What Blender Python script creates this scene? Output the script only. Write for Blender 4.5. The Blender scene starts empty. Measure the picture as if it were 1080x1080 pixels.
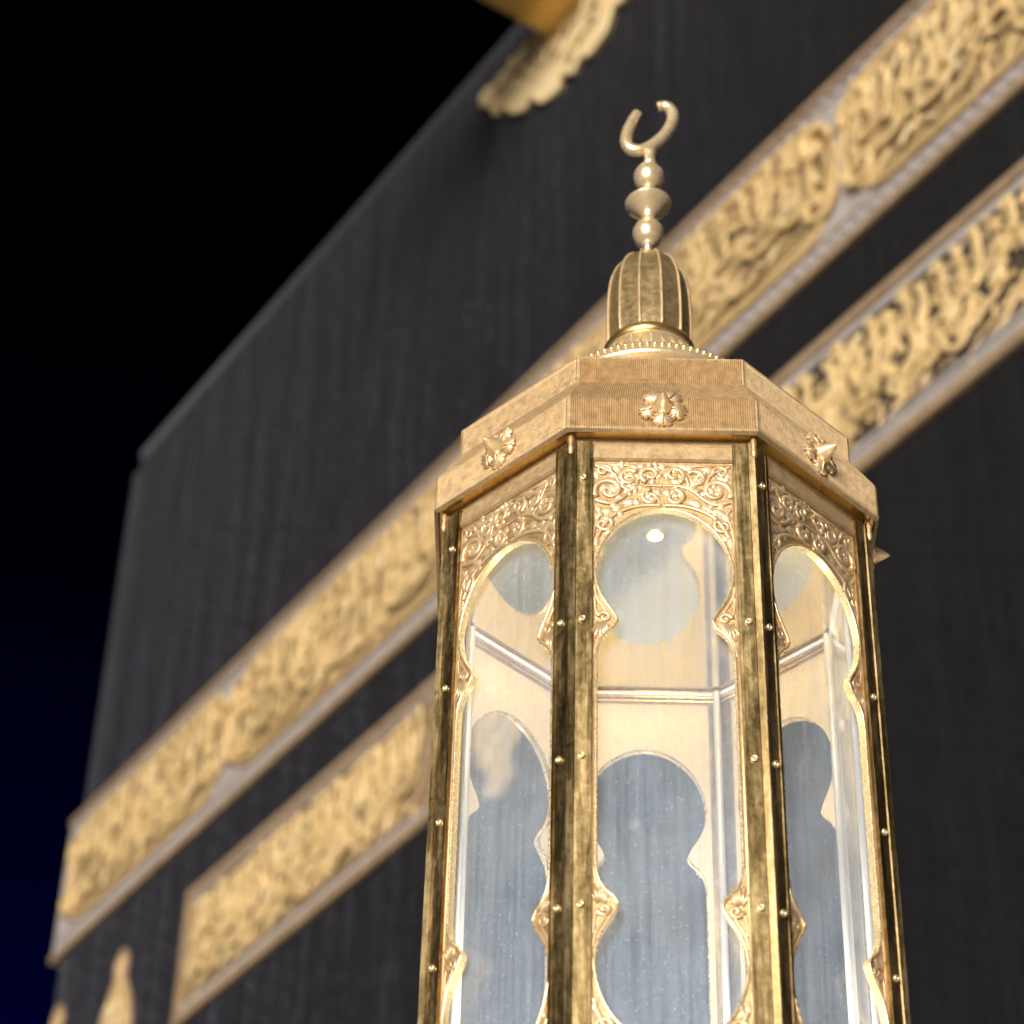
import bpy, bmesh, math, random
from mathutils import Vector, Matrix
from mathutils.geometry import tessellate_polygon
R = math.radians
PI = math.pi
sc = bpy.context.scene
COL = sc.collection

# ---------------------------------------------------------------- camera
CAMZ = 1.5
cd = bpy.data.cameras.new('camera'); cam = bpy.data.objects.new('camera', cd); COL.objects.link(cam)
F = Vector((0, .776584, .630013)); RT = Vector((.999563, -.018626, .022959)); UP = Vector((-.029564, -.629738, .776245))
m = Matrix((RT, UP, -F)).transposed().to_4x4(); m.translation = Vector((0, 0, CAMZ))
cam.matrix_world = m
cd.sensor_width = 36; cd.lens = 36 * 2717.82 / 1080
cd.clip_start = .05; cd.clip_end = 1000
cd.dof.use_dof = True; cd.dof.focus_distance = 3.38; cd.dof.aperture_fstop = 4.3
sc.camera = cam

# ---------------------------------------------------------------- night sky and floodlight
world = bpy.data.worlds.new('World'); sc.world = world; world.use_nodes = True
nt = world.node_tree; N = nt.nodes; L = nt.links
bg = N['Background']
SUN_EL, SUN_AZ = 7, 21        # degrees; azimuth of the light, from straight behind the camera towards the left
tc = N.new('ShaderNodeTexCoord'); sp = N.new('ShaderNodeSeparateXYZ'); L.new(tc.outputs['Generated'], sp.inputs[0])
rp = N.new('ShaderNodeValToRGB'); L.new(sp.outputs['Z'], rp.inputs[0])
e = rp.color_ramp.elements
e[0].position = 0.0; e[0].color = (.012, .02, .10, 1)
e[1].position = .72; e[1].color = (.00002, .00002, .0001, 1)
x = e.new(.36); x.color = (.0008, .0014, .026, 1)
x = e.new(.50); x.color = (.0001, .0002, .008, 1)
x = e.new(.60); x.color = (.00005, .00008, .0015, 1)
L.new(rp.outputs[0], bg.inputs[0]); bg.inputs[1].default_value = 1.0

sd = bpy.data.lights.new('sun', 'SUN'); sun = bpy.data.objects.new('sun', sd); COL.objects.link(sun)
sd.energy = 5.0; sd.angle = R(34); sd.color = (1, .96, .9)
a = R(SUN_AZ); el = R(SUN_EL)
tosun = Vector((-math.sin(a) * math.cos(el), -math.cos(a) * math.cos(el), math.sin(el)))
sun.rotation_euler = tosun.to_track_quat('Z', 'Y').to_euler()
sun.location = (0, -20, 10)

vs = sc.view_settings
sc.display_settings.display_device = 'sRGB'
vs.view_transform = 'Standard'; vs.look = 'None'; vs.exposure = 0.36; vs.gamma = 1; vs.use_curve_mapping = False
sc.cycles.max_bounces = 14; sc.cycles.transparent_max_bounces = 24; sc.cycles.glossy_bounces = 8
sc.cycles.caustics_reflective = True; sc.cycles.sample_clamp_indirect = 6
sc.cycles.use_denoising = True

UPL = 300                     # the shrine's own floor lamp
# ---------------------------------------------------------------- materials
def mat(name, color, metallic=0, rough=.5, **kw):
    M = bpy.data.materials.new(name); M.use_nodes = True
    b = M.node_tree.nodes['Principled BSDF']
    b.inputs['Base Color'].default_value = (*color, 1)
    b.inputs['Metallic'].default_value = metallic; b.inputs['Roughness'].default_value = rough
    for k, v in kw.items(): b.inputs[k.replace('_', ' ')].default_value = v
    return M
def node(M, t, **inp):
    n = M.node_tree.nodes.new(t)
    for k, v in inp.items(): n.inputs[k.replace('_', ' ')].default_value = v
    return n
def link(M, a, b): M.node_tree.links.new(a, b)
def coords(M, scale=(1, 1, 1), kind='Object'):
    t = node(M, 'ShaderNodeTexCoord'); mp = node(M, 'ShaderNodeMapping'); mp.inputs['Scale'].default_value = scale
    link(M, t.outputs[kind], mp.inputs[0]); return mp.outputs[0]
def noise(M, vec, scale, detail=4, rough=.6, dist=0):
    n = node(M, 'ShaderNodeTexNoise', Scale=scale, Detail=detail, Roughness=rough, Distortion=dist); link(M, vec, n.inputs['Vector']); return n.outputs[0]
def ramp(M, fac, stops):
    r = node(M, 'ShaderNodeValToRGB'); link(M, fac, r.inputs[0]); el = r.color_ramp.elements
    while len(el) < len(stops): el.new(.5)
    for q, (p, c) in zip(el, stops):
        q.position = p; q.color = (*c, 1) if len(c) == 3 else c
    return r.outputs[0]
def g(v): return (v, v, v)
def bump(M, h, strength, dist, base=None):
    b = node(M, 'ShaderNodeBump', Strength=strength, Distance=dist); link(M, h, b.inputs['Height'])
    if base is not None: link(M, base, b.inputs['Normal'])
    return b.outputs[0]
def P(M): return M.node_tree.nodes['Principled BSDF']
def maprange(M, fac, a, b, c, d):
    n = node(M, 'ShaderNodeMapRange'); n.inputs[1].default_value = a; n.inputs[2].default_value = b; n.inputs[3].default_value = c; n.inputs[4].default_value = d
    link(M, fac, n.inputs[0]); return n.outputs[0]
def mixc(M, fac, a, b, mode='MIX'):
    n = node(M, 'ShaderNodeMix'); n.data_type = 'RGBA'; n.blend_type = mode
    for s, v in ((n.inputs[0], fac), (n.inputs[6], a), (n.inputs[7], b)):
        if hasattr(v, 'default_value'): link(M, v, s)
        else: s.default_value = v
    return n.outputs[2]

def gold(name, c0, c1, metallic, r0, r1, nscale=60, bs=.25, bd=.002, stretch=(1, 1, 1), spots=None):
    M = mat(name, c0, metallic, r0)
    v = coords(M, stretch)
    n = noise(M, v, nscale, 6, .65)
    link(M, ramp(M, n, [(.3, c0), (.7, c1)]), P(M).inputs['Base Color'])
    link(M, maprange(M, n, .3, .7, r0, r1), P(M).inputs['Roughness'])
    n2 = noise(M, coords(M), nscale * 3, 4, .6)
    link(M, bump(M, n2, bs, bd), P(M).inputs['Normal'])
    return M
M_frieze = gold('ribbed gold', (.44, .29, .135), (.66, .46, .24), .45, .4, .62, 90, .35, .0015)
M_relief = gold('embossed gold', (.78, .53, .27), (.90, .67, .39), .6, .34, .5, 50, .3, .001)
M_field = gold('embossed field gold', (.58, .36, .15), (.76, .52, .27), .7, .35, .5, 120, .6, .0015)
M_rim = gold('bright rim gold', (.95, .72, .38), (.98, .82, .5), .7, .2, .35, 60, .1, .001)
M_polish = gold('polished gold', (.96, .69, .36), (.99, .80, .50), .62, .22, .32, 40, .08, .001)
M_dome = gold('dome gold', (.36, .24, .09), (.62, .44, .22), .7, .25, .45, 90, .15, .001)
M_inner = gold('plain gold sheet', (.86, .68, .42), (.92, .77, .52), .2, .35, .5, 8, .12, .002, (1, 1, .3))
M_ceil = gold('mirror gold sheet', (.86, .76, .56), (.9, .82, .64), 1, .045, .08, 6, .03, .002)
M_soffit = gold('soffit gold', (.70, .44, .13), (.8, .55, .2), .9, .2, .35, 30, .1, .001)

# posts: old polished gold leaf with streaks and rubbed patches
M_post = mat('rubbed gold post', (.5, .36, .15), .95, .2)
vs_ = coords(M_post, (1, 1, .09))
n1 = noise(M_post, vs_, 60, 9, .68, .25); n2 = noise(M_post, coords(M_post, (1, 1, .7)), 120, 8, .78, .3)
nn = node(M_post, 'ShaderNodeMath'); nn.operation = 'MULTIPLY_ADD'; link(M_post, n2, nn.inputs[0]); nn.inputs[1].default_value = .5; link(M_post, n1, nn.inputs[2])
link(M_post, ramp(M_post, nn.outputs[0], [(.53, (.095, .062, .023)), (.74, (.29, .20, .08)), (.92, (.62, .45, .22))]), P(M_post).inputs['Base Color'])
link(M_post, ramp(M_post, nn.outputs[0], [(.55, g(.26)), (.9, g(.55))]), P(M_post).inputs['Roughness'])
link(M_post, bump(M_post, nn.outputs[0], .16, .002), P(M_post).inputs['Normal'])

# glass: clear pane under a grey-blue film of dust with wiped vertical streaks, scratches and specks
M_glass = bpy.data.materials.new('dusty glass'); M_glass.use_nodes = True
t = M_glass.node_tree; t.nodes.remove(P(M_glass)); out = t.nodes['Material Output']
tr = node(M_glass, 'ShaderNodeBsdfTransparent', Color=(.985, .99, .99, 1))
gl = node(M_glass, 'ShaderNodeBsdfGlossy', Color=(1, 1, 1, 1), Roughness=.03)
df = node(M_glass, 'ShaderNodeBsdfDiffuse', Color=(.50, .60, .76, 1))
lw = node(M_glass, 'ShaderNodeLayerWeight', Blend=.5); pw = node(M_glass, 'ShaderNodeMath'); pw.operation = 'POWER'; link(M_glass, lw.outputs['Facing'], pw.inputs[0]); pw.inputs[1].default_value = 5
fr = node(M_glass, 'ShaderNodeMath'); fr.operation = 'MULTIPLY_ADD'; link(M_glass, pw.outputs[0], fr.inputs[0]); fr.inputs[1].default_value = .9; fr.inputs[2].default_value = .04
mx = node(M_glass, 'ShaderNodeMixShader'); link(M_glass, fr.outputs[0], mx.inputs[0]); link(M_glass, tr.outputs[0], mx.inputs[1]); link(M_glass, gl.outputs[0], mx.inputs[2])
st = ramp(M_glass, noise(M_glass, coords(M_glass, (1, 1, .035)), 120, 5, .7), [(.38, g(0)), (.8, g(1))])
cl = ramp(M_glass, noise(M_glass, coords(M_glass), 14, 6, .7), [(.3, g(0)), (.75, g(1))])
sp1 = ramp(M_glass, noise(M_glass, coords(M_glass), 300, 2, .5), [(.69, g(0)), (.74, g(1))]); sp2 = ramp(M_glass, noise(M_glass, coords(M_glass, (3, 3, .5)), 150, 3, .6, .4), [(.62, g(0)), (.72, g(.5))])
sm = node(M_glass, 'ShaderNodeMath'); sm.operation = 'MAXIMUM'; link(M_glass, sp1, sm.inputs[0]); link(M_glass, sp2, sm.inputs[1]); spk = sm.outputs[0]
fa = node(M_glass, 'ShaderNodeMath'); fa.operation = 'MULTIPLY_ADD'; link(M_glass, st, fa.inputs[0]); fa.inputs[1].default_value = .16; fa.inputs[2].default_value = .085
fb = node(M_glass, 'ShaderNodeMath'); fb.operation = 'MULTIPLY_ADD'; link(M_glass, cl, fb.inputs[0]); fb.inputs[1].default_value = .12; link(M_glass, fa.outputs[0], fb.inputs[2])
fc = node(M_glass, 'ShaderNodeMath'); fc.operation = 'MULTIPLY_ADD'; link(M_glass, spk, fc.inputs[0]); fc.inputs[1].default_value = .30; link(M_glass, fb.outputs[0], fc.inputs[2])
m2 = node(M_glass, 'ShaderNodeMixShader'); link(M_glass, fc.outputs[0], m2.inputs[0]); link(M_glass, mx.outputs[0], m2.inputs[1]); link(M_glass, df.outputs[0], m2.inputs[2])
link(M_glass, m2.outputs[0], out.inputs[0])
M_clear = bpy.data.materials.new('clear glass face'); M_clear.use_nodes = True
t = M_clear.node_tree; t.nodes.remove(P(M_clear))
tr = node(M_clear, 'ShaderNodeBsdfTransparent', Color=(.99, .995, .995, 1)); gl = node(M_clear, 'ShaderNodeBsdfGlossy', Color=(1, 1, 1, 1), Roughness=.02)
lw = node(M_clear, 'ShaderNodeLayerWeight', Blend=.5); pw = node(M_clear, 'ShaderNodeMath'); pw.operation = 'POWER'; link(M_clear, lw.outputs['Facing'], pw.inputs[0]); pw.inputs[1].default_value = 5
fr = node(M_clear, 'ShaderNodeMath'); fr.operation = 'MULTIPLY_ADD'; link(M_clear, pw.outputs[0], fr.inputs[0]); fr.inputs[1].default_value = .8; fr.inputs[2].default_value = .02
mx = node(M_clear, 'ShaderNodeMixShader'); link(M_clear, fr.outputs[0], mx.inputs[0]); link(M_clear, tr.outputs[0], mx.inputs[1]); link(M_clear, gl.outputs[0], mx.inputs[2]); link(M_clear, mx.outputs[0], t.nodes['Material Output'].inputs[0])
M_edge = mat('frosted glass edge', (.42, .43, .46), 0, .3)

# black woven cloth
M_cloth = mat('black woven cloth', (.012, .011, .012), 0, .85, Sheen_Weight=.30, Sheen_Roughness=.24, Specular_IOR_Level=.2)
P(M_cloth).inputs['Sheen Tint'].default_value = (.66, .70, .88, 1)
v = coords(M_cloth, (1, 1, .10))
s1 = noise(M_cloth, v, 3.2, 7, .68); s2 = noise(M_cloth, coords(M_cloth, (1, 1, .6)), 7, 8, .72, .5); s3 = noise(M_cloth, coords(M_cloth, (1, 1, .03)), 14, 4, .65)
lt = mixc(M_cloth, .5, ramp(M_cloth, s1, [(.30, (.0035, .0028, .0032)), (.72, (.0118, .0097, .0108))]), ramp(M_cloth, s2, [(.35, (.002, .0016, .0018)), (.70, (.0135, .0112, .0122))]))
lt = mixc(M_cloth, .22, lt, ramp(M_cloth, s3, [(.35, (.001, .001, .001)), (.7, (.0135, .0112, .0122))]))
link(M_cloth, lt, P(M_cloth).inputs['Base Color'])
wv = node(M_cloth, 'ShaderNodeTexWave', Scale=1.6, Distortion=7, Detail=3); wv.bands_direction = 'DIAGONAL'; link(M_cloth, coords(M_cloth, (2, 2, 3)), wv.inputs[0])
link(M_cloth, bump(M_cloth, wv.outputs['Fac'], .12, .012, bump(M_cloth, s1, .6, .12)), P(M_cloth).inputs['Normal'])

M_edge_light = mat('edge highlight cloth', (.035, .035, .037), 0, .8, Sheen_Weight=.06, Sheen_Roughness=.4)  # paler than the cover: the edge highlight is put into the colour
link(M_edge_light, ramp(M_edge_light, noise(M_edge_light, coords(M_edge_light), 6, 5, .6), [(.3, (.012, .012, .013)), (.7, (.024, .024, .026))]), P(M_edge_light).inputs['Base Color'])
def thread(name, c0, c1, metallic=.3, sc_=30, rough=.5):
    M = mat(name, c0, metallic, rough)
    n = noise(M, coords(M), sc_, 5, .7)
    link(M, ramp(M, n, [(.32, c0), (.68, c1)]), P(M).inputs['Base Color'])
    link(M, bump(M, noise(M, coords(M, (1, 1, 3)), 90, 3, .6), .5, .01), P(M).inputs['Normal'])
    return M
M_thread = thread('gold thread', (.58, .38, .155), (.86, .62, .29), .25, 14)
M_thread2 = thread('pale gold thread', (.74, .54, .26), (.9, .71, .39), .25, 12)
M_ground = thread('tarnished gold ground', (.16, .105, .05), (.50, .34, .15), .3, 16)
M_silver = thread('grey silver thread', (.38, .33, .295), (.53, .47, .43), .2, 10)
M_cord = thread('brown gold cord', (.33, .22, .12), (.50, .35, .21), .3, 14)
M_slate = thread('slate grey thread', (.20, .17, .17), (.40, .35, .34), .1, 16)
M_dark = thread('dark thread ground', (.02, .016, .014), (.10, .07, .045), .0, 14)
M_mizab = gold('gold spout', (.62, .38, .10), (.75, .5, .17), .75, .3, .45, 6, .2, .004)

# marble
M_marble = mat('white marble paving', (.75, .73, .70), 0, .25)
br = node(M_marble, 'ShaderNodeTexBrick', Scale=1.0); br.inputs['Color1'].default_value = (.80, .78, .75, 1); br.inputs['Color2'].default_value = (.70, .68, .66, 1); br.inputs['Mortar'].default_value = (.42, .41, .4, 1); br.inputs['Mortar Size'].default_value = .008
link(M_marble, coords(M_marble), br.inputs[0]); link(M_marble, br.outputs[0], P(M_marble).inputs['Base Color'])
M_stone = mat('grey stone plinth', (.42, .40, .38), 0, .5)
link(M_stone, ramp(M_stone, noise(M_stone, coords(M_stone), 5, 8, .7), [(.3, (.34, .32, .30)), (.7, (.5, .48, .45))]), P(M_stone).inputs['Base Color'])

# ---------------------------------------------------------------- mesh helpers
def obj(name, bm, mats, parent=None, smooth=False, loc=None, recalc=True):
    if recalc: bmesh.ops.recalc_face_normals(bm, faces=bm.faces)
    me = bpy.data.meshes.new(name); bm.to_mesh(me); bm.free()
    for q in (mats if isinstance(mats, (list, tuple)) else [mats]): me.materials.append(q)
    if smooth: me.shade_smooth()
    o = bpy.data.objects.new(name, me); COL.objects.link(o)
    if parent: o.parent = parent
    if loc: o.location = loc
    return o
def empty(name, loc, rz, label, cat):
    o = bpy.data.objects.new(name, None); COL.objects.link(o); o.location = loc; o.rotation_euler = (0, 0, rz)
    o['label'] = label; o['category'] = cat; return o
def spin(o, n, parent, skip=()):
    """n copies of a part (with its own children) turned about the thing's axis"""
    kids = list(o.children)
    for k in range(1, n):
        if k in skip: continue
        c = o.copy(); COL.objects.link(c); c.parent = parent; c.rotation_euler = (0, 0, k * 2 * PI / n)
        for d in kids:
            e_ = d.copy(); COL.objects.link(e_); e_.parent = c
def tube(bm, pts, rad, seg=8, mi=0, cap=True, flat=1.0, flat_axis=None):
    pts = [Vector(p) for p in pts]; n = len(pts)
    if not hasattr(rad, '__len__'): rad = [rad] * n
    rings = []; prev = None
    for i, p in enumerate(pts):
        tan = (pts[min(i + 1, n - 1)] - pts[max(i - 1, 0)]).normalized()
        if flat_axis is not None: u = tan.cross(Vector(flat_axis))
        elif prev is None: u = tan.orthogonal()
        else: u = prev - tan * prev.dot(tan)
        if u.length < 1e-6: u = tan.orthogonal()
        u.normalize(); prev = u; w = tan.cross(u)
        rings.append([bm.verts.new(p + (u * math.cos(2 * PI * k / seg) + w * math.sin(2 * PI * k / seg) * flat) * rad[i]) for k in range(seg)])
    for a_, b_ in zip(rings, rings[1:]):
        for k in range(seg):
            f = bm.faces.new((a_[k], a_[(k + 1) % seg], b_[(k + 1) % seg], b_[k])); f.material_index = mi; f.smooth = True
    if cap:
        for r_ in (rings[0], rings[-1]): bm.faces.new(r_).material_index = mi
def lathe(bm, prof, seg=48, mi=0, smooth=True, axis=(0, 0)):
    rings = []
    for r_, z in prof:
        if r_ < 1e-5: rings.append([bm.verts.new((axis[0], axis[1], z))])
        else: rings.append([bm.verts.new((axis[0] + r_ * math.cos(2 * PI * k / seg), axis[1] + r_ * math.sin(2 * PI * k / seg), z)) for k in range(seg)])
    for a_, b_ in zip(rings, rings[1:]):
        for k in range(seg):
            k2 = (k + 1) % seg
            v_ = [a_[k % len(a_)], a_[k2 % len(a_)], b_[k2 % len(b_)], b_[k % len(b_)]]
            u_ = []
            for q in v_:
                if q not in u_: u_.append(q)
            if len(u_) >= 3:
                f = bm.faces.new(u_); f.smooth = smooth; f.material_index = mi
def box(bm, x0, x1, y0, y1, z0, z1, mi=0):
    v_ = [bm.verts.new((x, y, z)) for x in (x0, x1) for y in (y0, y1) for z in (z0, z1)]
    for q in ((0, 1, 3, 2), (4, 6, 7, 5), (0, 4, 5, 1), (2, 3, 7, 6), (0, 2, 6, 4), (1, 5, 7, 3)):
        bm.faces.new([v_[i] for i in q]).material_index = mi
def plate(bm, loops, tf, depth, mi_front=0, mi_back=0, mi_side=0):
    """flat plate from 2-D loops (outer first, then holes); tf(x, z, d) gives the 3-D point at depth d behind the front"""
    flat = [p for l in loops for p in l]
    tris = tessellate_polygon([[Vector((p[0], p[1], 0)) for p in l] for l in loops])
    fv = [bm.verts.new(tf(p[0], p[1], 0)) for p in flat]; bv = [bm.verts.new(tf(p[0], p[1], depth)) for p in flat]
    for t_ in tris:
        try:
            bm.faces.new([fv[i] for i in t_]).material_index = mi_front
            bm.faces.new([bv[i] for i in reversed(t_)]).material_index = mi_back
        except ValueError: pass
    o_ = 0
    for l in loops:
        n = len(l)
        for i in range(n):
            j = (i + 1) % n
            bm.faces.new((fv[o_ + i], fv[o_ + j], bv[o_ + j], bv[o_ + i])).material_index = mi_side
        o_ += n
def spiral(cx, cy, r, turns, a0, d=1, n=26, r_end=.12):
    return [(cx + r * (1 - (1 - r_end) * i / n) * math.cos(a0 + d * 2 * PI * turns * i / n), cy + r * (1 - (1 - r_end) * i / n) * math.sin(a0 + d * 2 * PI * turns * i / n)) for i in range(n + 1)]
def smooth2(pts, n=8):
    out_ = []
    for i in range(len(pts) - 1):
        p0 = pts[max(i - 1, 0)]; p1 = pts[i]; p2 = pts[i + 1]; p3 = pts[min(i + 2, len(pts) - 1)]
        for k in range(n):
            t_ = k / n
            out_.append(tuple(.5 * (2 * b + (c - a_) * t_ + (2 * a_ - 5 * b + 4 * c - d) * t_ ** 2 + (3 * b - a_ - 3 * c + d) * t_ ** 3) for a_, b, c, d in zip(p0, p1, p2, p3)))
    out_.append(tuple(pts[-1])); return out_

# ================================================================ SETTING
bm = bmesh.new(); box(bm, -300, 300, -300, 300, -.3, 0)
gr = obj('plaza_paving', bm, M_marble); gr['kind'] = 'structure'

# ================================================================ BLACK-DRAPED BUILDING
KAZ = R(-57.1553)
bld = empty('draped_building', (-2.5656, 13.216, 0), KAZ, 'huge cube building draped in black cloth with gold embroidered bands, behind the golden shrine', 'building')
ROOF = CAMZ + 11.09
BL, BD = 11.6, 12.9
bm = bmesh.new(); box(bm, .035, BL, 0, BD, .9, ROOF)
bmesh.ops.bevel(bm, geom=[e_ for e_ in bm.edges if all(v.co.z > 1 for v in e_.verts) or abs(e_.verts[0].co.z - e_.verts[1].co.z) > 1], offset=.2, segments=6, profile=.5, affect='EDGES')
obj('cloth_cover', bm, M_cloth, bld, True)
bm = bmesh.new(); box(bm, -.5, BL + .5, -.5, BD + .5, .0, 1.0)
for v_ in bm.verts:
    if v_.co.z > .5: v_.co.x = -.1 if v_.co.x < 0 else BL + .1; v_.co.y = -.1 if v_.co.y < 0 else BD + .1
bmesh.ops.bevel(bm, geom=bm.edges[:], offset=.03, segments=2, affect='EDGES')
obj('marble_footing', bm, M_marble, bld)
# rolled roof edge; its paler cloth paints in the grazing highlight
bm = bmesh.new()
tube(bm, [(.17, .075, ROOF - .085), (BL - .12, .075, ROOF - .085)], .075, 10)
obj('roof_edge_highlight', bm, M_edge_light, bld, True)
bm = bmesh.new()
tube(bm, [(.10, .06, 1), (.10, .06, ROOF - .2)], .05, 10)  # added tube; its paler colour paints the light edge down the corner
obj('corner_edge_highlight', bm, M_edge_light, bld, True)

def wall(x, z, out=0.0): return (x, -out, z)
FORMS = {'ا': (0xFE8D, 2), 'ب': (0xFE8F, 4), 'ت': (0xFE95, 4), 'ث': (0xFE99, 4), 'ج': (0xFE9D, 4), 'ح': (0xFEA1, 4), 'خ': (0xFEA5, 4), 'د': (0xFEA9, 2), 'ذ': (0xFEAB, 2), 'ر': (0xFEAD, 2), 'ز': (0xFEAF, 2), 'س': (0xFEB1, 4), 'ش': (0xFEB5, 4), 'ص': (0xFEB9, 4), 'ض': (0xFEBD, 4), 'ط': (0xFEC1, 4), 'ظ': (0xFEC5, 4), 'ع': (0xFEC9, 4), 'غ': (0xFECD, 4), 'ف': (0xFED1, 4), 'ق': (0xFED5, 4), 'ك': (0xFED9, 4), 'ل': (0xFEDD, 4), 'م': (0xFEE1, 4), 'ن': (0xFEE5, 4), 'ه': (0xFEE9, 4), 'و': (0xFEED, 2), 'ي': (0xFEF1, 4), 'ة': (0xFE93, 2), 'ى': (0xFEEF, 2), 'أ': (0xFE83, 2), 'إ': (0xFE87, 2), 'آ': (0xFE81, 2), 'ئ': (0xFE89, 4), 'ؤ': (0xFE85, 2), 'ء': (0xFE80, 1)}
def shaped(t_):
    o_ = []
    for i, ch in enumerate(t_):
        if ch not in FORMS: o_.append(ch); continue
        b, k = FORMS[ch]
        p = i > 0 and t_[i - 1] in FORMS and FORMS[t_[i - 1]][1] == 4 and k > 1
        nx = i < len(t_) - 1 and t_[i + 1] in FORMS and FORMS[t_[i + 1]][1] > 1 and k == 4
        o_.append(chr(b + (1 if p and not nx else 2 if nx and not p else 3 if nx and p else 0)))
    return ''.join(reversed(o_))
GLYPH = {}
def word_mesh(word):
    if word not in GLYPH:
        c = bpy.data.curves.new('script', 'FONT'); c.body = shaped(word); c.extrude = .0; c.resolution_u = 3; c.offset = .014
        o_ = bpy.data.objects.new('script', c); COL.objects.link(o_); bpy.context.view_layer.update()
        me = bpy.data.meshes.new_from_object(o_.evaluated_get(bpy.context.evaluated_depsgraph_get()))
        vs2 = [v.co.copy() for v in me.vertices]; fs = [tuple(p.vertices) for p in me.polygons]
        # connected pieces, so that overlapping letters sit at slightly different heights
        par = list(range(len(vs2)))
        def find(i):
            while par[i] != i: par[i] = par[par[i]]; i = par[i]
            return i
        for f in fs:
            for i in f[1:]: par[find(i)] = find(f[0])
        isl = [find(i) for i in range(len(vs2))]
        bpy.data.objects.remove(o_); bpy.data.curves.remove(c); bpy.data.meshes.remove(me)
        GLYPH[word] = (vs2, fs, isl)
    return GLYPH[word]
def put_word(bm, word, x0, x1, z0, z1, out, rng, mi=0, shear=0.0, thick=.009):
    vs2, fs, isl = word_mesh(word)
    if not vs2: return
    ax = min(v.x for v in vs2); bx = max(v.x for v in vs2); ay = min(v.y for v in vs2); by = max(v.y for v in vs2)
    lift = {}
    nv = []; edges = {}
    for v, i in zip(vs2, isl):
        if i not in lift: lift[i] = out + .002 + .002 * (len(lift) % 5)
        u = (v.x - ax) / (bx - ax); w = (v.y - ay) / (by - ay)
        nv.append((x0 + u * (x1 - x0) + shear * (w - .5) * (z1 - z0), z0 + w * (z1 - z0), lift[i] + thick))
    fv = [bm.verts.new(wall(*q)) for q in nv]; bv = [bm.verts.new(wall(q[0], q[1], q[2] - thick)) for q in nv]
    for f in fs:
        try: bm.faces.new([fv[i] for i in f]).material_index = mi
        except ValueError: continue
        for i in range(len(f)):
            k = (f[i], f[(i + 1) % len(f)]); edges[k] = 1
    for (i, j) in edges:
        if (j, i) not in edges:
            try: bm.faces.new((fv[i], fv[j], bv[j], bv[i])).material_index = mi
            except ValueError: pass
def stroke(bm, pts, wd, out, mi=0, thick=.009):
    """one flat embroidered pen stroke, wide where the nib lies across its path"""
    p = smooth2(pts, 6); n = len(p); l_, r_ = [], []
    for i in range(n):
        a_ = Vector(p[max(i - 1, 0)]); b_ = Vector(p[min(i + 1, n - 1)]); d = (b_ - a_).normalized(); nn_ = Vector((-d.y, d.x))
        w = wd * (.55 + .45 * abs(d.x * .5 + d.y * .87)) * min(1, .6 + 5 * min(i, n - 1 - i) / n)
        c = Vector(p[i]); l_.append(c + nn_ * w); r_.append(c - nn_ * w)
    prof = [(0, 1, 0), (thick * .8, .65, 1), (thick, 0, 2), (thick * .8, -.65, 3), (0, -1, 4)]
    rows = []
    for i in range(n):
        c = (l_[i] + r_[i]) / 2; h = (l_[i] - r_[i]) / 2
        rows.append([bm.verts.new(wall(c.x + h.x * q[1], c.y + h.y * q[1], out + q[0])) for q in prof])
    for a_, b_ in zip(rows, rows[1:]):
        for k in range(4):
            f = bm.faces.new((a_[k], a_[k + 1], b_[k + 1], b_[k])); f.material_index = mi; f.smooth = True
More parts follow.
